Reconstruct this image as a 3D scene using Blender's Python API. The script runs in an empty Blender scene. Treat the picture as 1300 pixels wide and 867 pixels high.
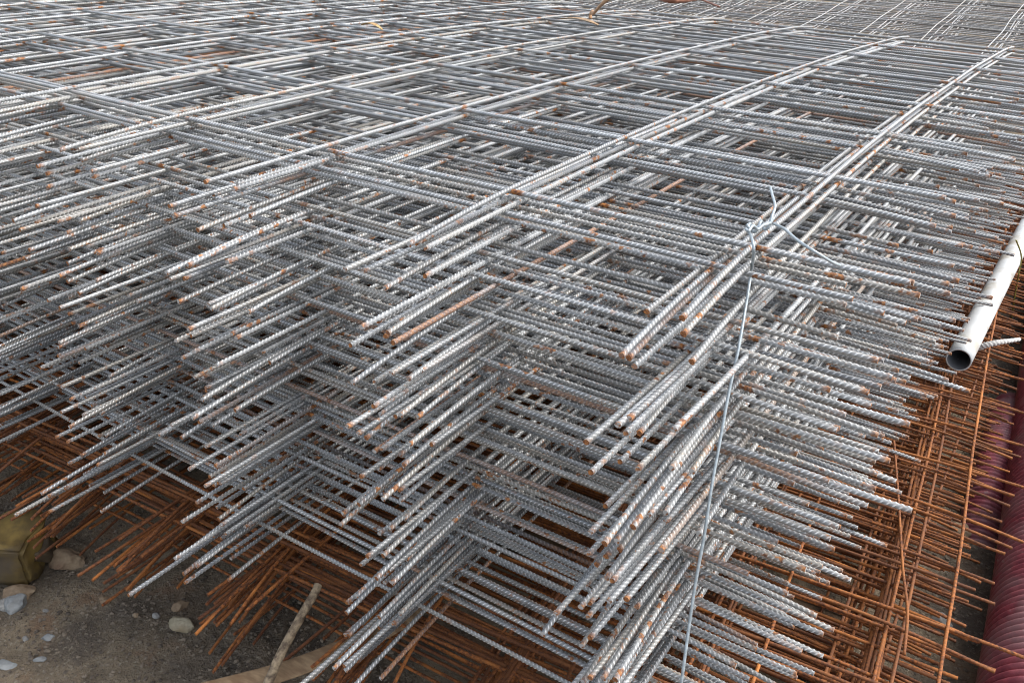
import bpy, bmesh, math, random
import numpy as np
from mathutils import Vector, Matrix, Euler, noise

random.seed(11); rng = np.random.RandomState(11)
sc = bpy.context.scene
col = sc.collection

# ---------------------------------------------------------------- camera, world, sun, exposure
U = 0.2                    # pitch of the grey mesh (m)
S = 1.0234                 # cross bar pitch / long bar pitch
TOP = 0.60                 # height of the top grey sheet above the ground
F, PITCH, YAW, ROLL = 1118.07, 0.481121, -0.575387, 0.0250060
CX, CY, CZ = 0.89054 * U, -2.87548 * U, TOP + 1.08031 * U
fw = Vector((math.sin(YAW) * math.cos(PITCH), math.cos(YAW) * math.cos(PITCH), -math.sin(PITCH)))
rt = Vector((math.cos(YAW), -math.sin(YAW), 0)); up = rt.cross(fw)
R_ = rt * math.cos(ROLL) + up * math.sin(ROLL)
U_ = up * math.cos(ROLL) - rt * math.sin(ROLL)
cam = bpy.data.cameras.new('camera'); camo = bpy.data.objects.new('camera', cam); col.objects.link(camo)
m = Matrix((R_, U_, -fw)).transposed().to_4x4(); m.translation = (CX, CY, CZ)
camo.matrix_world = m
cam.sensor_width = 36; cam.lens = F / 1300 * 36; cam.clip_start = 0.01; cam.clip_end = 600
cam.dof.use_dof = True; cam.dof.focus_distance = 0.75; cam.dof.aperture_fstop = 45
sc.camera = camo
sc.cycles.pixel_filter_type = 'BLACKMAN_HARRIS'; sc.cycles.filter_width = 1.0

SUN_EL, SUN_AZ = math.radians(54), math.radians(55)
w = bpy.data.worlds.new('World'); sc.world = w; w.use_nodes = True
nt = w.node_tree; nt.nodes.clear()
sky = nt.nodes.new('ShaderNodeTexSky'); sky.sky_type = 'NISHITA'; sky.sun_disc = False
sky.sun_elevation = SUN_EL; sky.sun_rotation = SUN_AZ; sky.air_density = 1.0; sky.dust_density = 3.0
hs = nt.nodes.new('ShaderNodeHueSaturation'); hs.inputs['Saturation'].default_value = 0.48
bg = nt.nodes.new('ShaderNodeBackground'); bg.inputs['Strength'].default_value = 0.15
wo = nt.nodes.new('ShaderNodeOutputWorld')
nt.links.new(sky.outputs[0], hs.inputs['Color']); nt.links.new(hs.outputs[0], bg.inputs[0]); nt.links.new(bg.outputs[0], wo.inputs[0])
sl = bpy.data.lights.new('sun', 'SUN'); sl.energy = 1.0; sl.angle = math.radians(40); sl.color = (1, 0.985, 0.955)
so = bpy.data.objects.new('sun', sl); col.objects.link(so)
sd = Vector((math.sin(SUN_AZ) * math.cos(SUN_EL), math.cos(SUN_AZ) * math.cos(SUN_EL), math.sin(SUN_EL)))
so.rotation_euler = sd.to_track_quat('Z', 'Y').to_euler(); so.location = (0, 0, 5)
sc.view_settings.view_transform = 'Standard'; sc.view_settings.look = 'None'
sc.view_settings.exposure = 1.36; sc.view_settings.gamma = 1

# ---------------------------------------------------------------- helpers
def W(x, y, Z=0.0):
    """grid units (long-bar pitches, rows, pitches below the top) -> metres"""
    return Vector((U * x, U * S * y, TOP + U * Z))

def at(u, v, z):
    """point of the photograph (1300 px wide) at world height z"""
    d = R_ * ((u - 650) / F) + U_ * (-(v - 433.5) / F) + fw
    t = (z - CZ) / d.z
    return Vector((CX, CY, CZ)) + d * t

def at_y(u, v, y):
    """point of the photograph on the upright plane y (grid units)"""
    d = R_ * ((u - 650) / F) + U_ * (-(v - 433.5) / F) + fw
    return Vector((CX, CY, CZ)) + d * ((y * U * S - CY) / d.y)

def tag(o, label=None, cat=None, group=None, kind=None):
    if label: o['label'] = label
    if cat: o['category'] = cat
    if group: o['group'] = group
    if kind: o['kind'] = kind
    return o

def link(o, parent=None):
    col.objects.link(o)
    if parent: o.parent = parent
    return o

def mesh_obj(name, verts, faces, mat, parent=None, smooth=True):
    me = bpy.data.meshes.new(name); me.from_pydata([tuple(v) for v in verts], [], faces)
    if isinstance(mat, (list, tuple)):
        for q in mat: me.materials.append(q)
    else: me.materials.append(mat)
    if smooth: me.polygons.foreach_set('use_smooth', [True] * len(me.polygons))
    me.update()
    return link(bpy.data.objects.new(name, me), parent)

def smooth_path(pts, n=12):
    """Catmull-Rom through pts"""
    P = [Vector(p) for p in pts]; P = [P[0] * 2 - P[1]] + P + [P[-1] * 2 - P[-2]]
    out = []
    for i in range(1, len(P) - 2):
        for k in range(n):
            t = k / n
            out.append(0.5 * ((2 * P[i]) + (P[i + 1] - P[i - 1]) * t + (2 * P[i - 1] - 5 * P[i] + 4 * P[i + 1] - P[i + 2]) * t * t
                              + (-P[i - 1] + 3 * P[i] - 3 * P[i + 1] + P[i + 2]) * t ** 3))
    out.append(P[-2]); return out

def tube(path, rad, sides=10, cap=True, squash=None, rfun=None):
    """verts, faces of a swept tube; rad a number or list; squash (a, b) flattens the section"""
    n = len(path); V = []; Fc = []
    T = [(path[min(i + 1, n - 1)] - path[max(i - 1, 0)]).normalized() for i in range(n)]
    a = Vector((0, 0, 1)) if abs(T[0].z) < 0.9 else Vector((1, 0, 0))
    N = (a - T[0] * a.dot(T[0])).normalized()
    for i in range(n):
        N = (N - T[i] * N.dot(T[i])).normalized(); B = T[i].cross(N)
        r = rad[i] if hasattr(rad, '__len__') else rad
        for k in range(sides):
            th = 2 * math.pi * k / sides
            rr = r * (rfun(i, k) if rfun else 1)
            ca, sa = math.cos(th), math.sin(th)
            if squash: ca *= squash[0]; sa *= squash[1]
            V.append(path[i] + N * (ca * rr) + B * (sa * rr))
    for i in range(n - 1):
        for k in range(sides):
            k2 = (k + 1) % sides
            Fc.append((i * sides + k, i * sides + k2, (i + 1) * sides + k2, (i + 1) * sides + k))
    if cap:
        Fc.append(tuple(range(sides - 1, -1, -1))); Fc.append(tuple(range((n - 1) * sides, n * sides)))
    return V, Fc

# ---------------------------------------------------------------- materials
class NT:
    def __init__(s, name):
        s.m = bpy.data.materials.new(name); s.m.use_nodes = True; s.t = s.m.node_tree
        s.b = s.t.nodes['Principled BSDF']; s.out = s.t.nodes['Material Output']
    def n(s, typ, **kw):
        x = s.t.nodes.new('ShaderNode' + typ)
        for k, v in kw.items(): setattr(x, k, v)
        return x
    def l(s, a, b): s.t.links.new(a, b)
    def val(s, sock, v):
        if isinstance(v, (int, float, tuple)): sock.default_value = v
        else: s.l(v, sock)
    def math(s, op, a, b=0.0, c=None, clamp=False):
        x = s.n('Math', operation=op, use_clamp=clamp); s.val(x.inputs[0], a); s.val(x.inputs[1], b)
        if c is not None: s.val(x.inputs[2], c)
        return x.outputs[0]
    def noise(s, vec, scale, detail=3, rough=0.55, dist=0.0):
        x = s.n('TexNoise'); s.l(vec, x.inputs['Vector']); x.inputs['Scale'].default_value = scale
        x.inputs['Detail'].default_value = detail; x.inputs['Roughness'].default_value = rough; x.inputs['Distortion'].default_value = dist
        return x.outputs['Fac']
    def step(s, v, lo, hi, a=0.0, b=1.0):
        x = s.n('MapRange', interpolation_type='SMOOTHSTEP'); s.val(x.inputs['Value'], v)
        s.val(x.inputs['From Min'], lo); s.val(x.inputs['From Max'], hi); s.val(x.inputs['To Min'], a); s.val(x.inputs['To Max'], b)
        return x.outputs[0]
    def mix(s, f, a, b):
        x = s.n('Mix', data_type='RGBA'); s.val(x.inputs[0], f)
        for sock, v in ((x.inputs[6], a), (x.inputs[7], b)):
            if isinstance(v, tuple): sock.default_value = (*v, 1)
            else: s.l(v, sock)
        return x.outputs[2]
    def bump(s, h, strength, dist, prev=None):
        x = s.n('Bump'); s.l(h, x.inputs['Height']); x.inputs['Strength'].default_value = strength; x.inputs['Distance'].default_value = dist
        if prev: s.l(prev, x.inputs['Normal'])
        return x.outputs[0]

def rebar_mat(name, pitch, dark, light, rust_amt, dusty, metallic):
    k = NT(name)
    tc = k.n('TexCoord').outputs['Object']; oi = k.n('ObjectInfo').outputs['Random']
    off = k.n('CombineXYZ'); k.l(k.math('MULTIPLY', oi, 37.0), off.inputs[0]); k.l(k.math('MULTIPLY', oi, 91.0), off.inputs[1])
    k.l(k.math('MULTIPLY', oi, 53.0), off.inputs[2])
    va = k.n('VectorMath', operation='ADD'); k.l(tc, va.inputs[0]); k.l(off.outputs[0], va.inputs[1]); vec = va.outputs[0]
    at_ = k.n('Attribute', attribute_name='along').outputs['Fac']
    en_ = k.n('Attribute', attribute_name='to_end').outputs['Fac']
    nf = k.noise(vec, 420, 3); nm = k.noise(vec, 95, 3); nl = k.noise(vec, 14, 2); nxl = k.noise(vec, 4.5, 2)
    base = k.mix(k.step(nm, 0.3, 0.72), dark, light)
    tint = k.math('FRACT', k.math('MULTIPLY', oi, 17.3))
    base = k.mix(k.math('MULTIPLY', tint, 0.45), base, tuple(c * 0.62 for c in dark))
    base = k.mix(k.math('MULTIPLY', k.step(nl, 0.5, 0.7), 0.55), base, dusty)
    warm = k.step(k.math('FRACT', k.math('MULTIPLY', oi, 5.13)), 0.6, 0.95)
    base = k.mix(k.math('MULTIPLY', warm, k.step(nxl, 0.35, 0.6, 0.1, 0.5)), base, (0.48, 0.42, 0.32))
    cold = k.step(k.math('FRACT', k.math('MULTIPLY', oi, 3.71)), 0.75, 1.0)
    base = k.mix(k.math('MULTIPLY', cold, 0.5), base, (0.14, 0.145, 0.15))
    cr = k.n('Attribute', attribute_name='crest').outputs['Fac']
    base = k.mix(k.step(cr, 0.05, 0.7, 0.52, 0.0), base, (0.055, 0.055, 0.058))   # shade between the ribs painted into the grooves
    base = k.mix(k.step(cr, 0.5, 0.95, 0.0, 0.5), base, (0.82, 0.825, 0.82))     # glints painted pale along the rib crests
    # weld points: rust collects where the bars cross
    fr = k.math('ABSOLUTE', k.math('SUBTRACT', k.math('FRACT', k.math('ADD', k.math('DIVIDE', at_, pitch), 0.5)), 0.5))
    weld = k.step(k.math('MULTIPLY', fr, pitch), 0.003, 0.010, 1.0, 0.0)
    weld = k.math('MULTIPLY', weld, k.math('MULTIPLY', k.step(nm, 0.44, 0.58), k.step(nxl, 0.40, 0.56)))
    endr = k.math('MULTIPLY', k.step(en_, 0.0005, 0.008, 1.0, 0.0), k.step(nm, 0.40, 0.6, 0.0, 0.9))
    spots = k.math('MULTIPLY', k.step(nm, 0.57, 0.64), k.step(nxl, 0.46, 0.60, 0.0, 0.9))
    specks = k.math('MULTIPLY', k.step(nf, 0.62, 0.71), k.step(nl, 0.44, 0.62, 0.08, 0.8))
    heavy = k.math('MULTIPLY', k.step(k.math('FRACT', k.math('MULTIPLY', oi, 7.7)), 0.94, 0.995), k.step(nl, 0.32, 0.55))
    r = k.math('MAXIMUM', k.math('MAXIMUM', weld, endr), k.math('MAXIMUM', spots, k.math('MAXIMUM', specks, k.math('MULTIPLY', heavy, 0.85))))
    r = k.math('MULTIPLY', r, rust_amt, clamp=True)
    rustc = k.mix(k.step(nf, 0.35, 0.65), (0.11, 0.034, 0.012), (0.40, 0.165, 0.045))
    cfin = k.mix(r, base, rustc)
    k.l(cfin, k.b.inputs['Base Color'])
    k.l(k.math('MULTIPLY', k.math('SUBTRACT', 1.0, r), metallic), k.b.inputs['Metallic'])
    rg = k.math('SUBTRACT', k.step(nf, 0.3, 0.7, 0.52, 0.68), k.step(cr, 0.3, 0.9, 0.0, 0.20))
    k.l(k.math('ADD', rg, k.math('MULTIPLY', r, 0.4)), k.b.inputs['Roughness'])
    k.l(k.bump(nf, 0.35, 0.0006), k.b.inputs['Normal'])
    return k.m

def rust_end_mat():
    k = NT('rust_cut_end'); tc = k.n('TexCoord').outputs['Object']
    c = k.mix(k.step(k.noise(tc, 500, 2), 0.35, 0.65), (0.14, 0.05, 0.02), (0.42, 0.17, 0.05))
    oi = k.n('ObjectInfo').outputs['Random']
    c = k.mix(k.math('MULTIPLY', k.step(k.math('FRACT', k.math('MULTIPLY', oi, 9.1)), 0.35, 0.6), k.step(k.noise(tc, 300, 2), 0.35, 0.5)), c, (0.42, 0.41, 0.39))
    k.l(c, k.b.inputs['Base Color']); k.b.inputs['Roughness'].default_value = 0.8; return k.m

def rusty_bar_mat():
    k = NT('brown_rusted_steel')
    tc = k.n('TexCoord').outputs['Object']; oi = k.n('ObjectInfo').outputs['Random']
    off = k.n('CombineXYZ'); k.l(k.math('MULTIPLY', oi, 37.0), off.inputs[0]); k.l(k.math('MULTIPLY', oi, 91.0), off.inputs[1])
    va = k.n('VectorMath', operation='ADD'); k.l(tc, va.inputs[0]); k.l(off.outputs[0], va.inputs[1]); vec = va.outputs[0]
    nf = k.noise(vec, 300, 3); nm = k.noise(vec, 22, 3)
    c = k.mix(k.step(nf, 0.3, 0.7), (0.070, 0.022, 0.008), (0.33, 0.108, 0.022))
    c = k.mix(k.step(nm, 0.45, 0.7, 0, 0.75), c, (0.46, 0.165, 0.033))
    c = k.mix(k.math('MULTIPLY', k.math('FRACT', k.math('MULTIPLY', oi, 11.3)), 0.75), c, (0.085, 0.032, 0.014))
    k.l(c, k.b.inputs['Base Color']); k.b.inputs['Roughness'].default_value = 0.82
    k.b.inputs['Metallic'].default_value = 0.0
    k.l(k.bump(nf, 0.5, 0.0006), k.b.inputs['Normal']); return k.m

def simple_mat(name, c1, c2, scale, rough=0.7, bump=0.3, bdist=0.001, metallic=0.0, c3=None, s3=6.0, stretch=None):
    k = NT(name); tc = k.n('TexCoord').outputs['Object']
    if stretch:
        mp = k.n('Mapping'); k.l(tc, mp.inputs[0]); mp.inputs['Scale'].default_value = stretch; tc = mp.outputs[0]
    nf = k.noise(tc, scale, 5, 0.62)
    c = k.mix(k.step(nf, 0.32, 0.68), c1, c2)
    if c3: c = k.mix(k.step(k.noise(tc, s3, 4), 0.48, 0.66), c, c3)
    k.l(c, k.b.inputs['Base Color']); k.l(k.step(nf, 0.3, 0.7, rough - 0.08, rough + 0.1), k.b.inputs['Roughness'])
    k.b.inputs['Metallic'].default_value = metallic
    k.l(k.bump(nf, bump, bdist), k.b.inputs['Normal']); return k.m

M_grey = rebar_mat('grey_drawn_steel', U, (0.36, 0.375, 0.375), (0.62, 0.64, 0.64), 1.0, (0.53, 0.505, 0.44), 0.28)
M_cross = rebar_mat('grey_drawn_steel_cross', U, (0.41, 0.425, 0.425), (0.68, 0.695, 0.69), 1.0, (0.56, 0.515, 0.43), 0.28)
M_far = rebar_mat('dull_grey_steel', U, (0.38, 0.38, 0.37), (0.60, 0.59, 0.57), 0.5, (0.52, 0.49, 0.44), 0.3)
M_end = rust_end_mat()
M_rust = rusty_bar_mat()

# ---------------------------------------------------------------- ribbed bars
def bar_mesh(name, axis, a0, a1, r, mats, seed, rib=0.0040, rings=6, sides=12, rib_h=0.13, profile=None, wig=0.002, end0=(0, 0), end1=(0, 0), pitch=U, twist=0.0):
    """one ribbed wire along axis 'x' or 'y' from a0 to a1 (m); profile(a) gives its sag; end0 bends its near end (side, down)"""
    rs = np.random.RandomState(seed)
    n = int((a1 - a0) / rib * rings)
    t = np.linspace(a0, a1, n + 1)
    ph = rs.uniform(0, 6.28, 6)
    side = wig * (np.sin(t * 3.1 + ph[0]) * .6 + np.sin(t * 8.3 + ph[1]) * .35 + np.sin(t * 17 + ph[2]) * .12)
    z = wig * .5 * (np.sin(t * 4.3 + ph[3]) * .6 + np.sin(t * 11 + ph[4]) * .3)
    e = np.clip((a0 + 0.16 - t) / 0.16, 0, None) ** 1.7; side += e * end0[0]; z += -e * end0[1]
    e = np.clip((t - (a1 - 0.14)) / 0.14, 0, None) ** 1.7; side += e * end1[0]; z += -e * end1[1]
    if profile is not None: z = z + profile(t)
    th = np.arange(sides) / sides * 2 * np.pi
    A, TH = np.meshgrid(t, th, indexing='ij')
    H = np.zeros_like(A)
    for c in range(3):
        d = (TH - twist - c * 2 * np.pi / 3 + np.pi) % (2 * np.pi) - np.pi
        tt = d / math.radians(54)
        phs = A / rib + tt * (0.42 if c % 2 else -0.42) + c * .33
        H += np.clip(1 - tt ** 2, 0, None) ** .6 * np.clip(np.cos(2 * np.pi * phs) * 1.5 - .2, -.1, 1)
    RR = r * (0.955 + H * rib_h * 1.6)
    o1 = RR * np.cos(TH); o2 = RR * np.sin(TH)
    V = np.zeros((n + 1, sides, 3))
    if axis == 'x': V[..., 0] = A; V[..., 1] = side[:, None] + o1; V[..., 2] = z[:, None] + o2
    else: V[..., 1] = A; V[..., 0] = side[:, None] - o1; V[..., 2] = z[:, None] + o2
    i = np.arange(n)[:, None] * sides; kk = np.arange(sides)[None, :]; k2 = (kk + 1) % sides
    Q = np.stack([i + kk, i + k2, i + sides + k2, i + sides + kk], -1).reshape(-1, 4)[:, ::-1]
    nv = (n + 1) * sides; nq = len(Q)
    me = bpy.data.meshes.new(name); me.vertices.add(nv); me.vertices.foreach_set('co', V.ravel())
    loops = np.concatenate([Q.ravel(), np.arange(sides), np.arange(nv - 1, nv - sides - 1, -1)])
    me.loops.add(len(loops)); me.loops.foreach_set('vertex_index', loops.astype(np.int32))
    me.polygons.add(nq + 2)
    ls = np.concatenate([np.arange(nq) * 4, [nq * 4, nq * 4 + sides]])
    me.polygons.foreach_set('loop_start', ls.astype(np.int32))
    me.polygons.foreach_set('use_smooth', np.array([1] * nq + [0, 0], dtype=bool))
    mi = np.zeros(nq + 2, dtype=np.int32); mi[-2:] = 1
    for q in mats: me.materials.append(q)
    me.polygons.foreach_set('material_index', mi)
    al = me.attributes.new('along', 'FLOAT', 'POINT'); al.data.foreach_set('value', A.ravel())
    rb = me.attributes.new('crest', 'FLOAT', 'POINT'); rb.data.foreach_set('value', H.ravel())
    te = me.attributes.new('to_end', 'FLOAT', 'POINT'); te.data.foreach_set('value', np.minimum(A - a0, a1 - A).ravel())
    me.update(calc_edges=True); me.validate()
    return me

D = 0.0040      # grey wire thickness
def sag(a):     # the grey sheets droop towards their far end
    y = np.clip(np.asarray(a) / (U * S), 0, None)
    return -U * 0.0046 * y ** 2

L_MESH = [bar_mesh('long_bar', 'y', -0.618 * U - 0.004 * i, 7.35 * U * S, D / 2, (M_grey, M_end), 100 + i, profile=sag, wig=0.0022,
                   end0=[(0, 0), (.004, .003), (-.006, .006), (.004, .007), (-.004, .002)][i],
                   end1=(0, .004), pitch=U * S, twist=[-.52, .5, 1.57, .1, 2.3][i], sides=12) for i in range(5)]
X_MESH = [bar_mesh('cross_bar', 'x', -11.5 * U, (0.5 + [.0, .03, -.03, .06, -.05][i]) * U, D / 2, (M_cross, M_end), 200 + i, wig=0.0030,
                   end1=[(0, 0), (.003, .002), (-.005, .003), (.005, .007), (-.002, .0)][i], twist=[.3, 1.2, 2.0, .8, 1.57][i], sides=12) for i in range(5)]

O1 = 'first second third fourth fifth sixth seventh eighth ninth tenth eleventh twelfth thirteenth fourteenth fifteenth sixteenth seventeenth eighteenth nineteenth'.split()
def ordinal(n):
    if n < 20: return O1[n - 1]
    a, b = divmod(n, 10)
    return ['twentieth', 'thirtieth', 'fortieth', 'fiftieth', 'sixtieth', 'seventieth', 'eightieth'][a - 2] if b == 0 else ['twenty', 'thirty', 'forty', 'fifty', 'sixty', 'seventy', 'eighty'][a - 2] + '-' + O1[b - 1]
ORD = [ordinal(i + 1) for i in range(89)]

def sheet(name, loc, rot, nl, nx, px, py, lm, xm, d, flip, jit=0.004, x_dir=-1, prof=None, skip_l=()):
    root = bpy.data.objects.new(name, None); link(root); root.location = loc; root.rotation_euler = rot
    root.empty_display_size = 0.05
    zl = d / 2 if not flip else -d / 2
    for i in range(nl):
        if i in skip_l: continue
        o = bpy.data.objects.new('long_bar', random.choice(lm)); link(o, root)
        o.location = (x_dir * i * px + random.uniform(-jit, jit), random.uniform(-jit, jit) * 2.2, zl)
        o.rotation_euler = (0, 0, random.uniform(-.0022, .0022))
    for j in range(nx):
        o = bpy.data.objects.new('cross_bar', random.choice(xm)); link(o, root)
        y = j * py
        zz = float(prof(y)) if prof else 0.0
        o.location = (random.uniform(-jit, jit) * 3, y + random.uniform(-jit, jit) * .7, -zl + zz)
        o.rotation_euler = (0, 0, random.uniform(-.0022, .0022))
    return root

# ---------------------------------------------------------------- the large grey stack
N_GREY = 80; DZ = 0.0050
xo = yo = 0.0
for k in range(N_GREY):
    f = k / (N_GREY - 1)
    if k == 0: xo, yo, rz = 0, 0, 0
    elif k == 1: xo, yo, rz = 0.045, 0.03, 0.0
    else:
        xo = .5 * xo + random.uniform(-.13, .15) - .11 * max(0, f - .3)
        if k % 9 == 5: xo += random.uniform(-.12, .12)
        yo = -0.30 * f ** .9 + random.uniform(-.16, .16)
        if k % 7 == 3: yo += random.uniform(-.2, .2)
        rz = random.uniform(-.007, .007)
    z = TOP - D - k * DZ
    r = sheet('grey_mesh_sheet', (xo * U, yo * U, z), (0, 0, rz), 12, 8, U, U * S, L_MESH, X_MESH, D, k % 2 == 1, prof=sag)
    extra = 'with its cut bar ends showing at the front corner' if k in (0,) else 'in the large stack, counted from the top'
    if k == 0: lab = 'topmost pale grey ribbed steel mesh sheet of the large front stack'
    elif k == N_GREY - 1: lab = 'lowest grey ribbed mesh sheet, resting on the brown rusty meshes'
    else: lab = ORD[k] + ' grey ribbed steel mesh sheet down from the top of the large stack'
    tag(r, lab, 'steel mesh', 'grey welded mesh sheets stacked flat')

# ---------------------------------------------------------------- the rusty stack underneath
DR = 0.0036; PR = 0.75 * U; PX = 0.5 * U
RL = [bar_mesh('long_bar', 'y', -0.55 * U, 2.1, DR / 2, (M_rust, M_rust), 300 + i, rib=.0036, rings=4, sides=8, wig=.004,
               end0=[(.01, .004), (-.02, .012), (0, .0), (.015, .02)][i], end1=(0, 0), pitch=PR) for i in range(4)]
RX = [bar_mesh('cross_bar', 'x', -2.45, (0.34 + [0, .10, -.1, .05][i]) * U, DR / 2, (M_rust, M_rust), 400 + i, rib=.0036, rings=4, sides=8, wig=.004,
               end1=[(.0, .004), (.008, .01), (-.008, .0), (.0, .012)][i], pitch=PR) for i in range(4)]
N_RUST = 25
for k in range(N_RUST):
    z = TOP + U * -2.06 - DR - k * 0.0055
    x = 0.66 + random.uniform(-.22, .14); y = -0.12 + random.uniform(-.14, .16); rz = 0.035 + random.uniform(-.025, .025)
    if 1 < k < 8: x, rz = .76 + random.uniform(-.07, .07), .08 + random.uniform(-.012, .012)
    if k == 0: x, y, rz = 1.06, -0.05, 0.085
    if k == 1: x, y, rz = 0.86, -0.15, 0.08
    r = sheet('rusty_mesh_sheet', (x * U, y * U, z), (0, 0, rz), 15, 21, PR, PX, RL, RX, DR, k % 2 == 1, jit=.006)
    if k == 0: lab = 'topmost brown rusted wire mesh sheet, right under the grey stack'
    elif k == N_RUST - 1: lab = 'lowest brown rusted wire mesh sheet, nearest the ground'
    else: lab = ORD[k] + ' brown rusted wire mesh sheet down from the top of the rusty stack'
    tag(r, lab, 'steel mesh', 'rusty mesh sheets under the grey stack')
# loose bent wire lying across the rusty meshes
p = smooth_path([at(1135, 560, 0.194), at(1141, 640, 0.195), at(1146, 720, 0.194), at(1152, 775, 0.192), at(1148, 830, 0.192)], 10)
tag(mesh_obj('loose_wire', *tube(p, .0015, 8), M_rust), 'thin bent rusty wire lying crooked on the brown meshes at right', 'wire')

# ---------------------------------------------------------------- the farther stack
FL = [bar_mesh('long_bar', 'y', -0.1, 5.2, D / 2, (M_far, M_end), 500 + i, rib=.02, rings=2, sides=8, wig=.006) for i in range(3)]
FX = [bar_mesh('cross_bar', 'x', -14.5 * U, 5.5 * U, D / 2, (M_far, M_end), 520 + i, rib=.012, rings=2, sides=8, wig=.006) for i in range(3)]
base = at(1265, 53, TOP - 0.21)
N_FAR = 12
for k in range(N_FAR):
    root = bpy.data.objects.new('far_mesh_sheet', None); link(root); root.empty_display_size = .05
    up_v = Euler((math.radians(3.6), 0, math.radians(0.6 + random.uniform(-.12, .12)))).to_matrix()
    off = up_v @ Vector((random.uniform(-.012, .012), -.75 + random.uniform(-.06, .06), -k * .0125))
    root.location = base + off; root.rotation_euler = up_v.to_euler()
    flip = k % 2; zl = D / 2 if not flip else -D / 2
    for i in range(-4, 14):
        o = link(bpy.data.objects.new('long_bar', random.choice(FL)), root); o.location = (-i * U + random.uniform(-.004, .004), 0, zl)
    for j in range(26):
        o = link(bpy.data.objects.new('cross_bar', random.choice(FX)), root); o.location = (random.uniform(-.02, .02), j * U + random.uniform(-.02, .02), -zl)
        o.rotation_euler = (0, 0, random.uniform(-.004, .004))
    lab = ('topmost' if k == 0 else 'lowest' if k == N_FAR - 1 else ORD[k]) + ' dull grey mesh sheet of the farther stack rising behind' + ('' if k in (0, N_FAR - 1) else ', from its top')
    tag(root, lab, 'steel mesh', 'mesh sheets of the farther stack')

# ---------------------------------------------------------------- ground
def hgt(x, y):
    v = Vector((x, y, 0))
    h = 0.012 * noise.noise(v * 2.3) + 0.006 * noise.noise(v * 9) + 0.003 * noise.noise(v * 27) + .0016 * noise.noise(v * 70)
    return h - 0.01
k = NT('muddy_ground'); tc = k.n('TexCoord').outputs['Object']
n1 = k.noise(tc, 3.2, 5, .6); n2 = k.noise(tc, 28, 6, .7); n3 = k.noise(tc, 170, 4, .7); vr = k.n('TexVoronoi'); k.l(tc, vr.inputs['Vector']); vr.inputs['Scale'].default_value = 120
c = k.mix(k.step(n2, .36, .64), (.042, .030, .018), (.165, .122, .076))
c = k.mix(k.step(n1, .40, .60, 0, .7), c, (.27, .21, .135))
c = k.mix(k.step(k.noise(tc, 7, 5, .65), .50, .62, 0, .8), c, (.075, .058, .042))
c = k.mix(k.step(k.noise(tc, 13, 5), .56, .68, 0, .6), c, (.17, .09, .045))
c = k.mix(k.step(n3, .56, .66, 0, .75), c, (.28, .24, .175))
c = k.mix(k.step(k.noise(tc, 260, 3, .7), .60, .68, 0, .7), c, (.035, .028, .022))
k.l(c, k.b.inputs['Base Color']); k.l(k.step(n1, .4, .6, .6, .95), k.b.inputs['Roughness'])
bb = k.bump(n3, .9, .005); bb = k.bump(n2, .8, .018, bb); k.l(bb, k.b.inputs['Normal'])
M_ground = k.m
xs = sorted(set([-250, -120, -60, -30, -16, -9, -6, -4.5] + [-3.5 + i * .02 for i in range(251)] + [2, 3, 5, 9, 16, 30, 60, 120, 250]))
ys = sorted(set([-250, -100, -40, -15, -6, -3, -1.8] + [-1.2 + i * .02 for i in range(180)] + [3, 4, 6, 9, 14, 25, 50, 100, 250]))
V = [(x, y, hgt(x, y)) for y in ys for x in xs]; nx_ = len(xs)
Fc = [(j * nx_ + i, j * nx_ + i + 1, (j + 1) * nx_ + i + 1, (j + 1) * nx_ + i) for j in range(len(ys) - 1) for i in range(nx_ - 1)]
tag(mesh_obj('ground', V, Fc, M_ground), kind='structure')

def rock_geo(seed, sx, sy, sz, sub=3, rough=.22, angular=True):
    bm = bmesh.new(); bmesh.ops.create_icosphere(bm, subdivisions=sub, radius=1)
    rs = random.Random(seed); o = Vector((rs.uniform(-50, 50), rs.uniform(-50, 50), rs.uniform(-50, 50)))
    planes = [(Vector((rs.gauss(0, 1), rs.gauss(0, 1), rs.gauss(0, 1))).normalized(), rs.uniform(.55, .85)) for _ in range(9)]
    for v in bm.verts:
        p = v.co.copy()
        if angular:
            for nrm, dd in planes:
                s = p.dot(nrm)
                if s > dd: p -= nrm * (s - dd) * .93
        p *= 1 + rough * noise.noise(p * 1.3 + o) + rough * .35 * noise.noise(p * 4 + o)
        v.co = Vector((p.x * sx, p.y * sy, p.z * sz))
    V = [v.co.copy() for v in bm.verts]; Fc = [tuple(v.index for v in f.verts) for f in bm.faces]; bm.free(); return V, Fc

# loose gravel on the ground (uncountable)
M_grav = simple_mat('gravel_stone', (.06, .045, .032), (.20, .16, .115), 60, .9)
pV, pF = [], []; g0 = [rock_geo(900 + i, 1, .8, .55, 1, .2) for i in range(8)]
for i in range(9500):
    if i < 7400:
        p = at(random.uniform(-40, 520), random.uniform(600, 900), 0)
    else:
        p = at(random.uniform(1120, 1320), random.uniform(430, 900), 0)
    s = .0007 + .0036 * random.random() ** 4
    a = random.uniform(0, 6.28); ca, sa = math.cos(a), math.sin(a); V, Fc = random.choice(g0); b = len(pV)
    z0 = hgt(p.x, p.y) + s * .15
    pV += [(p.x + s * (v.x * ca - v.y * sa), p.y + s * (v.x * sa + v.y * ca), z0 + s * v.z) for v in V]
    pF += [tuple(b + q for q in f) for f in Fc]
tag(mesh_obj('gravel', pV, pF, M_grav, smooth=False), kind='stuff')

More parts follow.
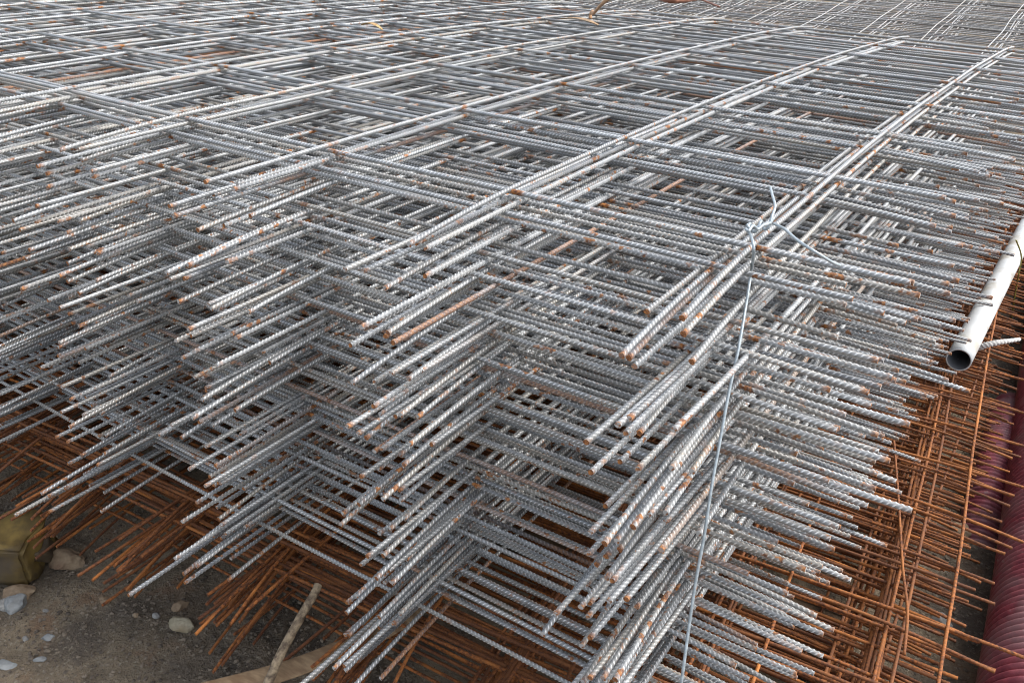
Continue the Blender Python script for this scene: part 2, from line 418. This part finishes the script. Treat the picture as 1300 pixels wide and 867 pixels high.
def rock(u, v, wpx, asp, hgt_, mat, seed, label, name='rock', angle=0., sub=4, rough=.22, cat='stone'):
    p = at(u, v, 0.0); dist = (p - Vector((CX, CY, CZ))).length; s = wpx / F * dist / 2
    V, Fc = rock_geo(seed, s, s * asp, s * hgt_, sub, rough)
    o = mesh_obj(name, V, Fc, mat, smooth=True)
    o.data.polygons.foreach_set('use_smooth', [False] * len(o.data.polygons))
    o.location = (p.x, p.y, hgt(p.x, p.y) + s * hgt_ * .35); o.rotation_euler = (0, 0, angle)
    return tag(o, label, cat)
M_tan = simple_mat('tan_stone', (.16, .105, .06), (.29, .215, .135), 40, .85, c3=(.16, .10, .06), s3=18)
M_pale = simple_mat('pale_stone', (.15, .14, .125), (.28, .27, .245), 50, .8)
M_blue = simple_mat('blue_grey_stone', (.14, .145, .14), (.27, .275, .265), 50, .8)
M_yel = simple_mat('mustard_stained_block', (.085, .055, .012), (.20, .13, .03), 30, .8, c3=(.07, .05, .03), s3=9)
M_buff = simple_mat('buff_stone', (.24, .205, .13), (.38, .335, .24), 45, .85, c3=(.22, .17, .10), s3=20)
rock(80, 708, 48, .6, .5, M_tan, 3, 'reddish tan flat stone left of the rusty bar ends, by the mustard block', angle=.3)
rock(22, 745, 36, .7, .45, M_tan, 4, 'tan slab of stone just above two pale broken stones at left', angle=.6)
rock(20, 762, 26, .9, .8, M_blue, 5, 'angular pale grey broken stone at left, beside the larger tan slab', angle=.2)
rock(3, 760, 22, .9, .8, M_pale, 6, 'pale broken stone cut by the left edge of the photo')
rock(59, 802, 17, .6, .6, M_blue, 7, 'small triangular white-blue stone chip on the bare ground', angle=1.)
rock(30, 803, 10, .8, .6, M_pale, 8, 'tiny pale pebble left of the triangular stone chip')
rock(49, 832, 14, .5, .5, M_blue, 9, 'flat blue-grey stone chip below the triangular one', angle=.7)
rock(6, 838, 22, .6, .4, M_blue, 10, 'low grey stone chip near the bottom left corner', angle=.4)
rock(131, 755, 16, .8, .7, M_tan, 11, 'small brown stone alone on the mud in front of the rusty meshes')
rock(232, 787, 30, .75, .6, M_buff, 12, 'rounded buff stone under the rusty bar ends', angle=.4)
rock(228, 764, 22, .6, .5, M_tan, 13, 'brown stone touching the far side of the rounded buff stone', angle=1.2)
rock(172, 776, 8, .8, .8, M_tan, 14, 'small orange-brown pebble left of the rounded buff stone')
rock(197, 775, 11, .8, .6, M_pale, 15, 'small grey pebble just left of the buff stone')
rock(56, 768, 7, .8, .7, M_pale, 16, 'tiny white pebble right of the angular grey broken stone')
rock(164, 720, 12, .9, .8, M_tan, 17, 'small stone half hidden under the rusty bar ends')
rock(1212, 680, 34, .8, .8, M_tan, 18, 'brown stone seen through the rusty meshes beside the red hose')
rock(1196, 790, 30, .8, .7, M_pale, 19, 'grey stone seen through the rusty meshes near the hose', angle=.5)
# mustard coloured stone block, cut by the left edge
p = at(6, 712, 0); V, Fc = [], []
bm = bmesh.new(); bmesh.ops.create_cube(bm, size=1); bmesh.ops.bevel(bm, geom=bm.edges[:], offset=.05, segments=2, affect='EDGES')
bmesh.ops.triangulate(bm, faces=bm.faces[:]); bmesh.ops.subdivide_edges(bm, edges=bm.edges[:], cuts=5, use_grid_fill=True)
for v in bm.verts:
    q = v.co * 1; e = 1 + .26 * noise.noise(q * 2.3 + Vector((4, 1, 7))) + .13 * noise.noise(q * 6) + .06 * noise.noise(q * 17)
    v.co = Vector((q.x * .105 * e, q.y * .07 * e, q.z * .062 * e))
V = [v.co.copy() for v in bm.verts]; Fc = [tuple(v.index for v in f.verts) for f in bm.faces]; bm.free()
o = mesh_obj('stone_block', V, Fc, M_yel); o.location = (p.x, p.y, .025); o.rotation_euler = (.1, .05, .55)
tag(o, 'mustard stained stone block on the mud at the left edge', 'stone block')
V, Fc = rock_geo(41, .026, .022, .022, 4, .4); p = at(47, 707, 0)
o = mesh_obj('stone_block', V, Fc, simple_mat('dark_brown_stone', (.05, .035, .02), (.12, .085, .045), 20)); o.location = (p.x, p.y, .012)
tag(o, 'dark brown lump of stone against the mustard block', 'stone block')

# timber bearers under the rusty stack
M_wood = simple_mat('weathered_timber', (.07, .048, .03), (.19, .13, .08), 20, .85, .5, .002, stretch=(1, 12, 12))
def box_obj(name, sx, sy, sz, mat, bev=.004):
    bm = bmesh.new(); bmesh.ops.create_cube(bm, size=1)
    for v in bm.verts: v.co = Vector((v.co.x * sx, v.co.y * sy, v.co.z * sz))
    bmesh.ops.bevel(bm, geom=bm.edges[:], offset=bev, segments=2, affect='EDGES')
    me = bpy.data.meshes.new(name); bm.to_mesh(me); bm.free(); me.materials.append(mat)
    return link(bpy.data.objects.new(name, me))
zb = TOP - 2.06 * U - DR - (N_RUST - 1) * .0055 - DR
for i, yy in enumerate((.28, 1.35)):
    o = box_obj('timber_bearer', 2.3, .09, zb + .005, M_wood); o.location = (-1.05, yy, zb / 2 - .0045)
    tag(o, ['timber bearer under the front of the rusty stack', 'timber bearer under the far part of the rusty stack'][i], 'timber')

# ---------------------------------------------------------------- tie wire
M_wire = simple_mat('galvanised_wire', (.26, .30, .32), (.40, .45, .47), 300, .4, .1, .0003, metallic=.35)
root = link(bpy.data.objects.new('tie_wire', None)); root.location = W(-.03, .1, 0.03)
tag(root, 'pale galvanised wire twisted round the corner bars and hanging down the stack', 'tie wire')
rl = root.location.copy()
def wire(name, pts, r=.00105, n=10):
    P = [q - rl for q in smooth_path(pts, n)]
    o = mesh_obj(name, *tube(P, r, 8), M_wire, root); return o
T0 = TOP + .0065
hang = [at(947, 291, T0), at(953, 299, T0 + .001), at(957, 318, T0 - .004)]
for v, u, y in ((350, 953, -.06), (400, 945, -.20), (450, 936, -.30), (500, 925, -.38), (560, 914, -.46), (620, 903, -.54), (680, 894, -.60), (740, 883, -.66), (800, 874, -.72), (852, 867, -.78), (900, 860, -.82)):
    hang.append(at_y(u, v, y))
wire('hanging_strand', hang, .0011)
wire('tail', [at(982, 284, T0), at(996, 291, T0 + .008), at(1012, 305, T0 + .012), at(1035, 320, T0 + .010), at(1058, 334, T0 + .002), at(1066, 337, T0 - .001)])
wire('tail', [at(978, 238, T0 + .012), at(981, 250, T0 + .012), at(984, 262, T0 + .010), at(980, 275, T0 + .005), at(977, 286, T0)])
kn = []
for i in range(60):
    t = i / 59; p = at(947 + 33 * t, 291 - 7 * t, T0 - .0045); a = t * 2 * math.pi * 2.3
    kn.append(p + Vector((.3, -.6, 0)).normalized() * (.0030 * math.cos(a)) + Vector((0, 0, .0034 * math.sin(a))))
o = mesh_obj('knot', *tube([q - rl for q in kn], .0012, 8), M_wire, root)
wire('twist', [at(948, 285, T0 + .006), at(952, 290, T0 + .004), at(960, 289, T0 + .003), at(968, 287, T0 + .004), at(978, 283, T0 + .002)], .0011)
wire('twist', [at(950, 294, T0 + .004), at(956, 287, T0 + .006), at(962, 291, T0 + .003), at(970, 285, T0 + .005)], .0011)

# ---------------------------------------------------------------- white pipe at the right
zp = TOP - 2.06 * U + .024
M_pvc = simple_mat('white_plastic', (.42, .435, .43), (.53, .54, .53), 9, .45, .05, .0005, c3=(.36, .34, .29), s3=22)
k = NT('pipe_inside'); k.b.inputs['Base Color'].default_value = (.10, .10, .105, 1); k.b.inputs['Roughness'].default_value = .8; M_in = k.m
a = at(1217, 457, zp); b = at(1300, 297, zp + .004)
dr = (b - a).normalized(); b = a + dr * 1.3; rp = .0175; n = 40
rootp = link(bpy.data.objects.new('white_pipe', None)); rootp.location = a
tag(rootp, 'white plastic pipe lying along the right side of the grey stack', 'pipe')
P = [dr * (1.3 * i / n) for i in range(n + 1)]
V, Fc = tube(P, rp, 40, cap=False); nb = len(V); V2, F2 = tube(P, rp * .88, 40, cap=False)
V += V2; Fo = list(Fc); Fi = [tuple(nb + q for q in f[::-1]) for f in F2]
ring = [(k_, nb + k_, nb + (k_ + 1) % 40, (k_ + 1) % 40)[::1] for k_ in range(40)]
o = mesh_obj('pipe_wall', V, Fo + Fi + ring, [M_pvc, M_in], rootp)
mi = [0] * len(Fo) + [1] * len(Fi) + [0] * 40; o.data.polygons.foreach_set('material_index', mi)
# white cord end beside the pipe
M_cord = simple_mat('white_cord', (.32, .31, .29), (.50, .49, .46), 200, .9, .6, .001)
p = smooth_path([at(1240, 441, zp - .02), at(1252, 438, zp - .012), at(1266, 435, zp - .008), at(1280, 433, zp - .010), at(1294, 431, zp - .016)], 16)
V, Fc = tube(p, [.0052 * (1 - .45 * i / (len(p) - 1)) for i in range(len(p))], 14, rfun=lambda i, k_: 1 + .16 * math.cos(i * 1.3 - 2 * k_ * 2 * math.pi / 14))
tag(mesh_obj('cord', V, Fc, M_cord), 'short frayed white cord end sticking out right of the white pipe', 'cord')

# ---------------------------------------------------------------- red corrugated hose
k = NT('red_hose_plastic'); tc = k.n('TexCoord').outputs['Object']; nf = k.noise(tc, 90, 5, .65); nl = k.noise(tc, 12, 3)
c = k.mix(k.step(nf, .35, .65), (.17, .018, .035), (.30, .045, .065))
c = k.mix(k.step(nl, .42, .66, .12, .62), c, (.27, .185, .18)); c = k.mix(k.step(nf, .6, .72, 0, .5), c, (.34, .27, .26))
k.l(c, k.b.inputs['Base Color']); k.b.inputs['Roughness'].default_value = .55; k.l(k.bump(nf, .25, .0008), k.b.inputs['Normal']); M_hose = k.m
def hose(name, pts, rad, pitch, label):
    P = smooth_path(pts, 24); L = [0]
    for i in range(1, len(P)): L.append(L[-1] + (P[i] - P[i - 1]).length)
    st = pitch / 8; n = int(L[-1] / st); Q = []; j = 0
    for i in range(n + 1):
        d = i * st
        while j < len(L) - 2 and L[j + 1] < d: j += 1
        f = (d - L[j]) / (L[j + 1] - L[j]); Q.append(P[j].lerp(P[j + 1], f))
    V, Fc = tube(Q, rad, 40, cap=True, rfun=lambda i, k_: 1 + .095 * (abs(math.cos(math.pi * (i / 8))) ** .7 - .5) * 2 * .5)
    return tag(mesh_obj(name, V, Fc, M_hose), label, 'hose')
rh = .068
def hp(y, x, z=rh): return Vector((x * U, y * U, z))
hose('corrugated_hose', [hp(-2.5, 1.64), hp(-.5, 1.60), hp(1.0, 1.55), hp(2.5, 1.48), hp(4.2, 1.37), hp(6., 1.25), hp(8.5, 1.09), hp(12, .88)], rh, .0105,
     'dusty red corrugated hose running along the right edge on the ground')
hose('corrugated_hose', [hp(2.9, 1.05, -.05), hp(3.4, 1.0, .0), hp(3.9, .98, .026), hp(4.5, .97, .026), hp(5.1, .96, .0), hp(5.8, .95, -.05)], .028, .0080,
     'thinner red corrugated hose curving out from under the rusty meshes beside the large hose')

# ---------------------------------------------------------------- wooden pieces at the front
M_stick = simple_mat('mottled_bark', (.07, .045, .028), (.30, .23, .145), 160, .9, .6, .002)
M_lath = simple_mat('brown_wood_strip', (.15, .09, .045), (.28, .19, .105), 30, .85, .4, .001, c3=(.17, .10, .05), s3=16, stretch=(1, 5, 5))
zs = TOP - 2.28 * U
p = smooth_path([at(404, 742, TOP - 1.96 * U), at(398, 755, TOP - 1.98 * U), at(376, 793, TOP - 2.08 * U), at(354, 835, TOP - 2.20 * U), at(340, 868, TOP - 2.28 * U), at(325, 905, TOP - 2.38 * U)], 14)
V, Fc = tube(p, [.0040 + .0009 * i / (len(p) - 1) for i in range(len(p))], 14, rfun=lambda i, k_: 1 + .10 * noise.noise(Vector((i * .25, k_ * .7, 3))))
tag(mesh_obj('stick', V, Fc, M_stick), 'mottled brown stick leaning from the grey bar ends down to the wooden strip', 'stick')
p = smooth_path([at(250, 880, zs - .02), at(300, 868, zs - .015), at(365, 850, zs - .008), at(430, 825, zs), at(480, 803, zs + .004), at(520, 778, zs + .008), at(548, 750, zs + .012), at(575, 720, zs + .014)], 14)
V, Fc = tube(p, .0125, 16, squash=(.22, 1.0), rfun=lambda i, k_: 1 + .05 * noise.noise(Vector((i * .12, k_ * .9, 8))))
tag(mesh_obj('wooden_strip', V, Fc, M_lath), 'thin flat brown wooden strip bending under the front grey bars', 'wood strip')

# bits lying on the far part of the stack
def onTop(u, v, dz=.004):
    p = at(u, v, TOP)
    for _ in range(6): p = at(u, v, TOP + float(sag(p.y)) + dz)
    return p
p = [onTop(749, 24), onTop(749, 24) + Vector((.002, .0, .012)), onTop(754, 17, .02), onTop(760, 10, .045), onTop(768, 2, .07), onTop(780, -6, .09)]
tag(mesh_obj('twig', *tube(smooth_path(p, 8), .0046, 10, squash=(.6, 1)), simple_mat('tan_bark', (.30, .15, .06), (.50, .29, .15), 60)),
    'curved tan strip of bark standing up on the far grey mesh', 'twig')
p = [onTop(838, -3, .01), onTop(850, 0, .012), onTop(868, 0, .012), onTop(884, -2, .014), onTop(898, 3, .008), onTop(913, 9, .006)]
tag(mesh_obj('stick', *tube(smooth_path(p, 8), [.011] * 24 + [.003] * 17, 10, squash=(.8, 1)), simple_mat('red_brown_bark', (.16, .06, .035), (.34, .16, .10), 40)),
    'reddish brown stick lying across the farthest grey bars', 'stick')
def leaf(u, v, ln, wd, ang, label, mat):
    p = onTop(u, v, .006); V = []; n = 8
    for i in range(n + 1):
        t = i / n; ww = wd * math.sin(math.pi * min(max(t, .04), .96)) ** .7
        for s in (-1, 0, 1): V.append(Vector(((t - .5) * ln, s * ww / 2, .006 * math.sin(t * 3) + (.002 if s else 0))))
    Fc = [(i * 3 + j, (i + 1) * 3 + j, (i + 1) * 3 + j + 1, i * 3 + j + 1) for i in range(n) for j in range(2)]
    o = mesh_obj('dry_leaf', V, Fc, mat); o.location = p; o.rotation_euler = (0, 0, ang)
    md = o.modifiers.new('thickness', 'SOLIDIFY'); md.thickness = .0006
    return tag(o, label, 'leaf')
M_leaf = simple_mat('dry_leaf', (.30, .17, .06), (.48, .32, .14), 60)
leaf(472, 36, .07, .009, -.35, 'narrow yellow-brown dry leaf on the far mesh, left of the tan bark', M_leaf)
leaf(735, 29, .10, .016, -.3, 'long brown dry leaf on the mesh at the foot of the tan bark', simple_mat('brown_leaf', (.20, .12, .06), (.38, .26, .15), 60))
# blade of grass by the white pipe
p = smooth_path([at(1284, 405, .06), at(1290, 365, .16), at(1296, 335, .26), at(1296, 322, .34), at(1290, 305, .40)], 10)
tag(mesh_obj('grass_blade', *tube(p, .0013, 6, squash=(.35, 1)), simple_mat('dry_grass', (.20, .20, .03), (.34, .34, .07), 40)),
    'thin yellow-green blade of grass beside the white pipe', 'grass blade')
